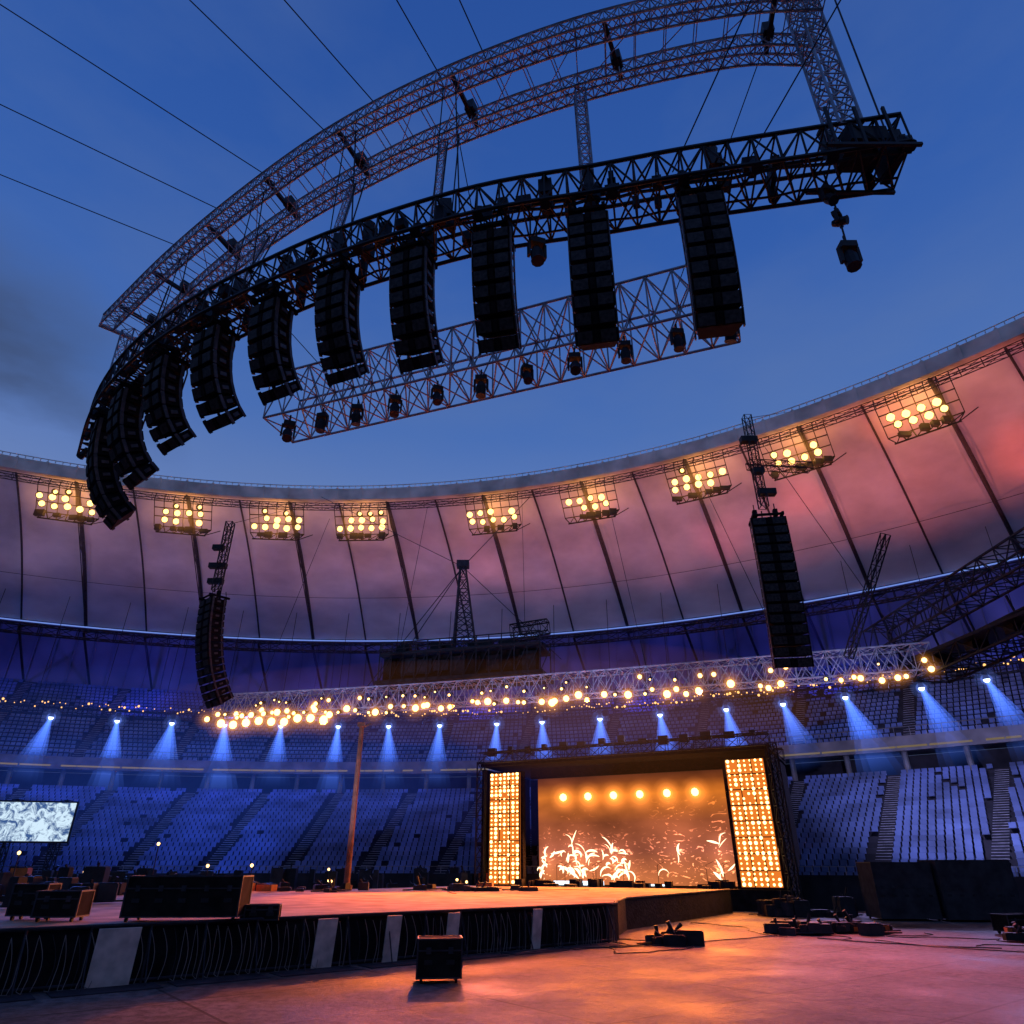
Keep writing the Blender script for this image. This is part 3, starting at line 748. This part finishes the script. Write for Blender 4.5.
mr=N('ShaderNodeMapRange'); mr.inputs[1].default_value=.3; mr.inputs[2].default_value=.7; mr.inputs[3].default_value=.5; mr.inputs[4].default_value=1.25; Lk(nz.outputs[0],mr.inputs[0])
vz=N('ShaderNodeTexNoise'); vz.inputs['Scale'].default_value=16; vz.inputs['Detail'].default_value=3; vz.inputs['Distortion'].default_value=2.5; Lk(uv,vz.inputs['Vector'])
v2=N('ShaderNodeMapRange'); v2.inputs[1].default_value=.60; v2.inputs[2].default_value=.72; v2.inputs[3].default_value=0; v2.inputs[4].default_value=5; Lk(vz.outputs[0],v2.inputs[0])
acc=mr.outputs[0]
def blob(cx,cy,sx,sy,amp,acc,mulby=None):
    mp=N('ShaderNodeMapping'); mp.vector_type='POINT'; mp.inputs['Location'].default_value=(-cx/sx,-cy/sy,0); mp.inputs['Scale'].default_value=(1/sx,1/sy,0); Lk(uv,mp.inputs[0])
    gr=N('ShaderNodeTexGradient'); gr.gradient_type='QUADRATIC_SPHERE'; Lk(mp.outputs[0],gr.inputs[0])
    ml=N('ShaderNodeMath'); ml.operation='MULTIPLY'; ml.inputs[1].default_value=amp; Lk(gr.outputs[1],ml.inputs[0]); o_=ml.outputs[0]
    if mulby is not None:
        m_=N('ShaderNodeMath'); m_.operation='MULTIPLY'; Lk(o_,m_.inputs[0]); Lk(mulby,m_.inputs[1]); o_=m_.outputs[0]
    ad=N('ShaderNodeMath'); ad.operation='ADD'; Lk(acc,ad.inputs[0]); Lk(o_,ad.inputs[1]); return ad.outputs[0]
for i in range(6): acc=blob(.5+(-5.3+i*2.08)/15.2,.795,.095,.19,2.4,acc)  # glow round the stage lamps painted into the screen emission
for cx,cy,sx,sy,am in ((.05,.22,.10,.36,1.6),(.22,.24,.20,.46,1.7),(.42,.20,.16,.38,1.4),(.72,.3,.22,.5,.9),(.92,.3,.12,.5,1.2)):
    acc=blob(cx,cy,sx,sy,am,acc); acc=blob(cx,cy,sx*1.1,sy*1.1,3.5,acc,v2.outputs[0])
em=N('ShaderNodeEmission'); Lk(cr.outputs[0],em.inputs[0]); Lk(acc,em.inputs[1]); Lk(em.outputs[0],out.inputs[0])
m.cycles.emission_sampling='NONE'
me=bpy.data.meshes.new('video_screen')
me.from_pydata([sp_(-7.6,-2.6,1.3),sp_(7.6,-2.6,1.3),sp_(7.6,-2.6,8.9),sp_(-7.6,-2.6,8.9)],[],[(0,1,2,3)])
ul=me.uv_layers.new(); 
for i,c in enumerate(((0,0),(1,0),(1,1),(0,1))): ul.data[i].uv=c
me.materials.append(m); ob=bpy.data.objects.new('video_screen',me); SC.collection.objects.link(ob); ob.parent=e
mb=MB()
for i in range(6):
    q=sp_(-5.3+i*2.08,-2.3,7.35); mb.ball(q,.28); halo(q,1.1,e)
mb.obj('stage_lamps',[M_warm],e)
mb=MB()
def wisp(x0,z0,h,dirn,r=.07):
    ang=math.pi/2+dirn; p=[x0,z0]; n=14; st=h/n; dc=random.uniform(-.26,.26); pts=[]
    for i in range(n):
        pts.append((p[0],p[1],r*max(.12,math.sin(math.pi*(i+.6)/(n+.4)))))
        ang+=dc
        p[0]+=math.cos(ang)*st;p[1]=max(1.42,p[1]+math.sin(ang)*st)
    for a_,b_ in zip(pts,pts[1:]):
        mb.tube(sp_(a_[0],-2.52,a_[1]),sp_(b_[0],-2.52,b_[1]),a_[2],5,b_[2])
for xc,n,h,w_ in ((-7.0,9,2.8,.2),(-5.0,20,3.4,.5),(-3.9,13,2.4,.35),(-1.6,20,3.0,.38),(-.7,7,1.7,.3),(3.2,3,3.0,.4),(6.3,8,3.6,.22)):
    for i in range(n):
        fr=random.random()
        wisp(xc+random.gauss(0,w_*(1-.4*fr)),1.5+fr*h*.8,random.uniform(.5,1.3),random.gauss(0,.8),random.uniform(.04,.13)*(1-.4*fr))
mb.obj('screen_figures',[M_figs],e)
mb=MB(); mb.box(sp_(-4.5,-2.3,1.4),(4.4,.1,.28),SX); mb.box(sp_(1,-2.3,1.32),(3,.1,.12),SX); mb.obj('floor_light_strip',[M_figc],e)
mb=MB()
for i in range(34):
    x=random.uniform(-8,8); h=random.uniform(.15,.55)
    mb.box(sp_(x,random.uniform(-1.6,.6),1.2+h/2+.002),(random.uniform(.3,1.2),.5,h),SX)
for i in range(10):
    x=random.uniform(-7,7); y=random.uniform(-1,.5); mb.tube(sp_(x,y,1.2),sp_(x,y,2.6),.02); mb.tube(sp_(x,y,2.6),sp_(x+.5,y,2.8),.015)
mb.obj('backline',[M_blk],e)
light('AREA','screen_glow',sp_(0,-.2,5.2),3200,(1,.24,.04),sp_(0,10,.5),sx=15,sy=7,parent=e,spread=90)
for x in (-9.2,9.25): light('AREA','led_glow',sp_(x,.6,5.2),600,(1,.28,.05),sp_(x*.6,10,.5),sx=2.4,sy=7,spread=85,parent=e)

# ---------------------------------------------------------------- thrust stage deck
e=empty('thrust_stage')
F0=V((-11.5,18.6,0)); F1=V((3.7,30.5,0)); FD=(F1-F0).normalized(); FN=V((FD.y,-FD.x,0))
L0=F0-FD*12
poly=[L0,F1,F1+V((.5,.9,0)),F1+V((.55,2.0,0)),V((5.2,36,0)),V((13.5,48.3,0)),V((-3,57.6,0)),V((-9,50,0)),V((-27,42,0)),V((-34,26,0))]
poly=[(p[0],p[1]) for p in poly]
M_deck=pmat('stage_deck',(.42,.29,.21),.85,0,.8,.4,bump=.2,bs=10,spec=.08,det=5)
mb=MB(); mb.prism(poly,0.0,1.25,0,1); 
ob=mb.obj('deck',[M_cloth,M_deck],e)
mb=MB()
edges=[(V((*poly[i],0)),V((*poly[i+1],0))) for i in range(5)]
for a,b in edges: mb.tube(a+V((0,0,1.25)),b+V((0,0,1.25)),.05,6)
mb.obj('edge_trim',[M_dark],e)
mb=MB(); mk=MB(); mp_=MB()
Ln=(F1-L0).length; s=0; YM=Matrix((FD,-FN,V((0,0,1)))).transposed()
panels=[(.109,.95),(.391,.6),(.504,.5),(.617,.45),(.80,.4),(-.22,.8)]
pc=[((12+t*(F1-F0).length),w_) for t,w_ in panels]
k=0
while s<Ln:
    p=L0+FD*s+FN*.22
    if k%5==0:
        mb.tube(p,p+V((0,0,1.3)),.03,6); mb.tube(p+V((0,0,1.2)),p+FN*.45,.02)
    if not any(abs(s-c)<w_/2 for c,w_ in pc):
        hh=1.1; am=random.uniform(.06,.16); sg=random.uniform(.02,.12)
        ph=[p+FN*.05+FD*(am*math.sin(x*math.pi)+.11*x)+V((0,0,hh*(1-x)+sg)) for x in [j/7 for j in range(8)]]
        (mk if random.random()<.7 else mb).path(ph,.010,4)
        q=L0+FD*(s+.27)+FN*.22
        if random.random()<.75: mk.path([p+FN*.06+FD*.11+V((0,0,sg)),p+FN*.1+FD*.2+V((0,0,.02)),q+FN*.05+V((0,0,random.uniform(.2,.5))),q+FN*.05+V((0,0,hh))],.008,4)
    s+=.27;k+=1
mb.tube(L0+FN*.22+V((0,0,1.28)),F1+FN*.22+V((0,0,1.28)),.035,6); mb.tube(L0+FN*.22+V((0,0,.1)),F1+FN*.22+V((0,0,.1)),.03,6)
for c,w_ in pc: mp_.box(L0+FD*c+FN*.33+V((0,0,.62)),(w_,.04,1.22),YM@Matrix.Rotation(rad(8),3,'X'))
mb.obj('barricade_frame',[M_dark],e); mk.obj('barricade_mesh',[M_cablep],e); mp_.obj('access_panels',[M_pale],e)
mb=MB()
for i in range(12): mb.box(L0+FD*(1+i*2.6)+FN*.75+V((0,0,.012)),(2.3,.9,.02),YM)
mb.obj('barricade_footplates',[M_caseg],e)

# ---------------------------------------------------------------- cases & gear
def case(name,loc,size,yaw,mat=None,wheels=True,trim=None,lid=.7):
    e=empty(name); mb=MB(); R0=Matrix.Rotation(yaw,3,'Z'); x,y,z=size; b=V(loc); wz=.12 if wheels else 0.0
    c=b+V((0,0,wz+z/2+.002)); mb.box(c,(x,y,z),R0,mi=0)
    for sx in (-1,1):
        for sy in (-1,1):
            mb.box(c+R0@V((sx*(x/2),sy*(y/2),0)),(.04,.04,z+.03),R0,mi=1)
            if wheels: 
                q=b+R0@V((sx*(x/2-.12),sy*(y/2-.12),.06)); mb.tube(q-R0@V((.03,0,0)),q+R0@V((.03,0,0)),.06,8,mi=2,cap=True)
        for sz in (-1,1): mb.box(c+R0@V((sx*x/2,0,sz*z/2)),(.04,y+.02,.04),R0,mi=1)
    for sy in (-1,1):
        for zz in (-.5,.5,lid-.5): mb.box(c+R0@V((0,sy*y/2,zz*z)),(x+.02,.035,.035),R0,mi=1)
        for k in range(max(2,int(x/.6))):
            kx=-x/2+x*(k+.5)/max(2,int(x/.6)); mb.box(c+R0@V((kx,sy*(y/2+.012),(lid-.5)*z)),(.12,.03,.14),R0,mi=1)
            mb.box(c+R0@V((kx,sy*(y/2+.008),-.1*z)),(.2,.02,.1),R0,mi=2)
    mb.obj('case_body',[mat or M_case,trim or M_dark,M_blk],e)
case('flight_case',(-8.9,21.6,1.25),(3.0,1.1,.95),.08)
case('flight_case',(-12.2,21.4,1.25),(1.1,.8,.6),.1); case('flight_case',(-13.4,22.0,1.25),(.9,.7,.75),.1)
case('flight_case',(-7.0,22.2,1.25),(.9,.6,.35),.2,wheels=False)
case('flight_case',(-1.85,20.6,0),(1.1,.8,.82),.12,wheels=True)
def pile(name,cx,cy,z0,sx,sy,n,hmax,yaw=0,mats=(M_blk,M_caseg,M_orange),wts=(8,3,.5),dots=0):
    e=empty(name); mb=MB(); R0=Matrix.Rotation(yaw,3,'Z')
    for i in range(n):
        p=V((cx,cy,0))+R0@V((random.uniform(-sx,sx),random.uniform(-sy,sy),0)); a=random.uniform(.3,1.1);b_=random.uniform(.3,.7);h=random.uniform(.12,hmax)
        mi=random.choices(range(3),wts)[0]
        RR=Matrix.Rotation(yaw+random.uniform(-.5,.5),3,'Z')
        mb.box(p+V((0,0,z0+h/2+.003*i)),(a,b_,h),RR,mi=mi)
        mb.box(p+V((0,0,z0+h+.02+.003*i)),(a*.9,b_*.9,.04),RR,mi=0)
        if random.random()<.5:
            q=p+V((0,0,z0+h+.03)); mb.tube(q,q+V((random.uniform(-.3,.3),0,random.uniform(.1,.5))),.04,6,.08,cap=True)
        if random.random()<.4:
            q=p+V((0,0,z0+.05)); mb.tube(q-RR@V((1,0,0)),q+RR@V((1,0,.05)),.035,5,mi=random.choice((0,1)))
    for k in range(4):
        pts=[];q=V((cx,cy,z0+.02))+V((random.uniform(-sx,sx),random.uniform(-sy,sy),0));an=random.uniform(0,6)
        for i in range(20):
            pts.append(q.copy()); an+=random.uniform(-.7,.7); q+=V((math.cos(an),math.sin(an),0))*.25
        mb.path(pts,.02,4)
    for k in range(dots):
        q=V((cx,cy,0))+V((random.uniform(-sx,sx),-sy-.4,0)); h=random.uniform(1.0,2.4)
        mb.tube(q+V((0,0,z0)),q+V((0,0,z0+h)),.03); mb.ball(q+V((0,-.05,z0+h+.08)),.09,mi=3,n=6,k=4)
    mb.obj('gear',list(mats)+[M_warm],e)
pile('equipment_cart',6.0,29.6,0,.7,.4,8,.45,mats=(M_blk,M_orange,M_caseg),wts=(4,3,2))
pile('stacked_equipment',13.6,34,0,2.4,.9,34,.4)
pile('stacked_equipment',20.5,31,0,1.6,.8,12,.4,mats=(M_blk,M_orange,M_caseg),wts=(5,2,3))
pile('stacked_equipment',16.5,45,0,2.5,1,20,1.0)
pile('stacked_equipment',20.5,27.5,0,1,.5,8,.3)
pile('stacked_equipment',-20,30,1.25,4,3,26,.9)
pile('stacked_equipment',-25,40,1.25,5,2,30,1.2,dots=4)
pile('stacked_equipment',-13,44,1.25,7,1.2,30,.5,dots=3)
pile('stacked_equipment',-3,46,1.25,4,1.0,14,.35)
pile('stacked_equipment',-30,55,0,12,3,60,2.2,dots=10)
pile('stacked_equipment',-12,60,0,10,3,60,2.4,dots=6)
case('storage_container',(20.9,42.3,0),(3.0,2.2,2.6),-.1,M_caseg,lid=.55); case('storage_container',(24.4,41.6,0),(3.6,2.4,2.7),-.15,M_caseg,trim=M_caseg,lid=.5)
case('flight_case',(21.5,34,0),(1.6,.8,.6),.3,M_case)
for k,(x,y,an,n) in enumerate(((11,33,-2.6,60),(14,31,-1.0,40),(17,28,2.6,30),(9,40,-1.2,40))):
    pts=[];q=V((x,y,.03));a_=an
    for i in range(n):
        pts.append(q.copy()); a_+=random.uniform(-.35,.35); a_+= (an-a_)*.15; q+=V((math.cos(a_),math.sin(a_),0))*.22
    mb=MB(); mb.path(pts,.02,5); mb.obj('floor_cable',[M_cable])

e=empty('lamp_post'); mb=MB(); mb.tube((-10,47,0),(-10,47,10.9),.2,10,.15,cap=True)
mb.tube((-10,47,1.26),(-10,47,1.5),.35,10,cap=True); mb.box((-10,46.9,10.9),(.5,.4,.25)); mb.tube((-10,47,10.7),(-9.4,46.8,10.95),.06)
mb.obj('post',[M_rust],e)

m,nt,out=newmat('side_screen_image'); N=nt.nodes.new; Lk=nt.links.new
g=N('ShaderNodeNewGeometry'); nz=N('ShaderNodeTexNoise'); nz.inputs['Scale'].default_value=1.6; nz.inputs['Detail'].default_value=7; nz.inputs['Roughness'].default_value=.75; nz.inputs['Distortion'].default_value=.8; Lk(g.outputs['Position'],nz.inputs['Vector'])
cr=N('ShaderNodeValToRGB'); cr.color_ramp.elements[0].position=.42; cr.color_ramp.elements[0].color=(.04,.10,.28,1); cr.color_ramp.elements[1].position=.54; cr.color_ramp.elements[1].color=(.66,.85,1,1); Lk(nz.outputs[0],cr.inputs[0])
em=N('ShaderNodeEmission'); em.inputs[1].default_value=1.0; Lk(cr.outputs[0],em.inputs[0]); Lk(em.outputs[0],out.inputs[0]); M_side=m; m.cycles.emission_sampling='NONE'
e=empty('side_video_screen'); mb=MB(); Rz=Matrix.Rotation(rad(14),3,'Z')
mb.box((-39,58,5.6),(9.2,.3,3.0),Rz,mi=0); mb.box(V((-39,58,5.6))+Rz@V((0,-.17,0)),(8.9,.04,2.75),Rz,mi=1)
for x in (-3.5,0,3.5):
    truss(mb,seg(V((-39,58,0))+Rz@V((x,.5,0)),V((-39,58,7.2))+Rz@V((x,.5,0)),.8),.5,.5,.05,.03)
mb.obj('screen',[M_blk,M_side],e)

# ---------------------------------------------------------------- self-glowing volumes that imitate lit haze
def glowball(loc,sc,col,k):
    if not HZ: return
    mb=MB(); mb.ball((0,0,0),1,n=48,k=24); o=mb.obj('glow_volume',[glowmat('glow_volume',col,k)]); o.location=loc; o.scale=sc
glowball((-38,70,11),(34,16,9),(.05,.14,1),.0018)
glowball((-30,72,9),(22,12,6),(.05,.16,1),.0018)
glowball((2,64,12),(22,9,8),(.10,.14,1),.0022)
glowball((8,49,12),(13,4,5),(1,.33,.1),.004)
glowball((0,50,13),(26,4,3),(1,.33,.1),.003)

# ---------------------------------------------------------------- stage wash
e=empty('stage_wash_lights')
OR=(1,.19,.02)
for p,t,W in (((-14,52.5,12.6),(-13,37,1),40000),((-4,50,12.6),(-5,36,1),46000),((5,46.3,12.4),(1,34,1),20000)):
    light('SPOT','wash_light',p,W,OR,t,54,.8,.4,e)
for p,t,W,c in (((12,43.5,12.4),(8,28,0),11000,(1,.14,.10)),((18,41,12.4),(14,29,0),13000,(1,.15,.14)),((22.5,30,14),(11,20,0),5000,(1,.19,.25)),((-2,49.5,12.4),(-1,18,0),7500,(1,.19,.28))):
    light('SPOT','wash_light',p,W,c,t,60,.9,.4,e)
light('SPOT','wash_light',(-20,53.4,12.2),17000,(.06,.18,1),(-38,75,5),90,.9,.4,e)
light('SPOT','wash_light',(22,41,12),13000,(.48,.46,1),(40,58,7),90,.9,.4,e)
light('SPOT','wash_light',(3,38,1.6),7000,(.35,.45,1),(4,47,14),70,.9,.4,e)  # added front fill on the lamp truss, no fixture here
light('SPOT','wash_light',(-12,40,1.6),7000,(.35,.45,1),(-12,52,14),70,.9,.4,e)  # added fill for the left part of the lamp truss
light('SPOT','wash_light',(16,33,1.0),5000,(.5,.5,1),(18,41,14),60,.9,.4,e)  # added fill for the right end of the lamp truss
light('SPOT','wash_light',(-2,27,1.6),900,(1,.12,.05),(-4,12,13),60,.9,.4,e)  # added uplight standing in for warm stage light under the arrays
print('DONE', len(bpy.data.objects))
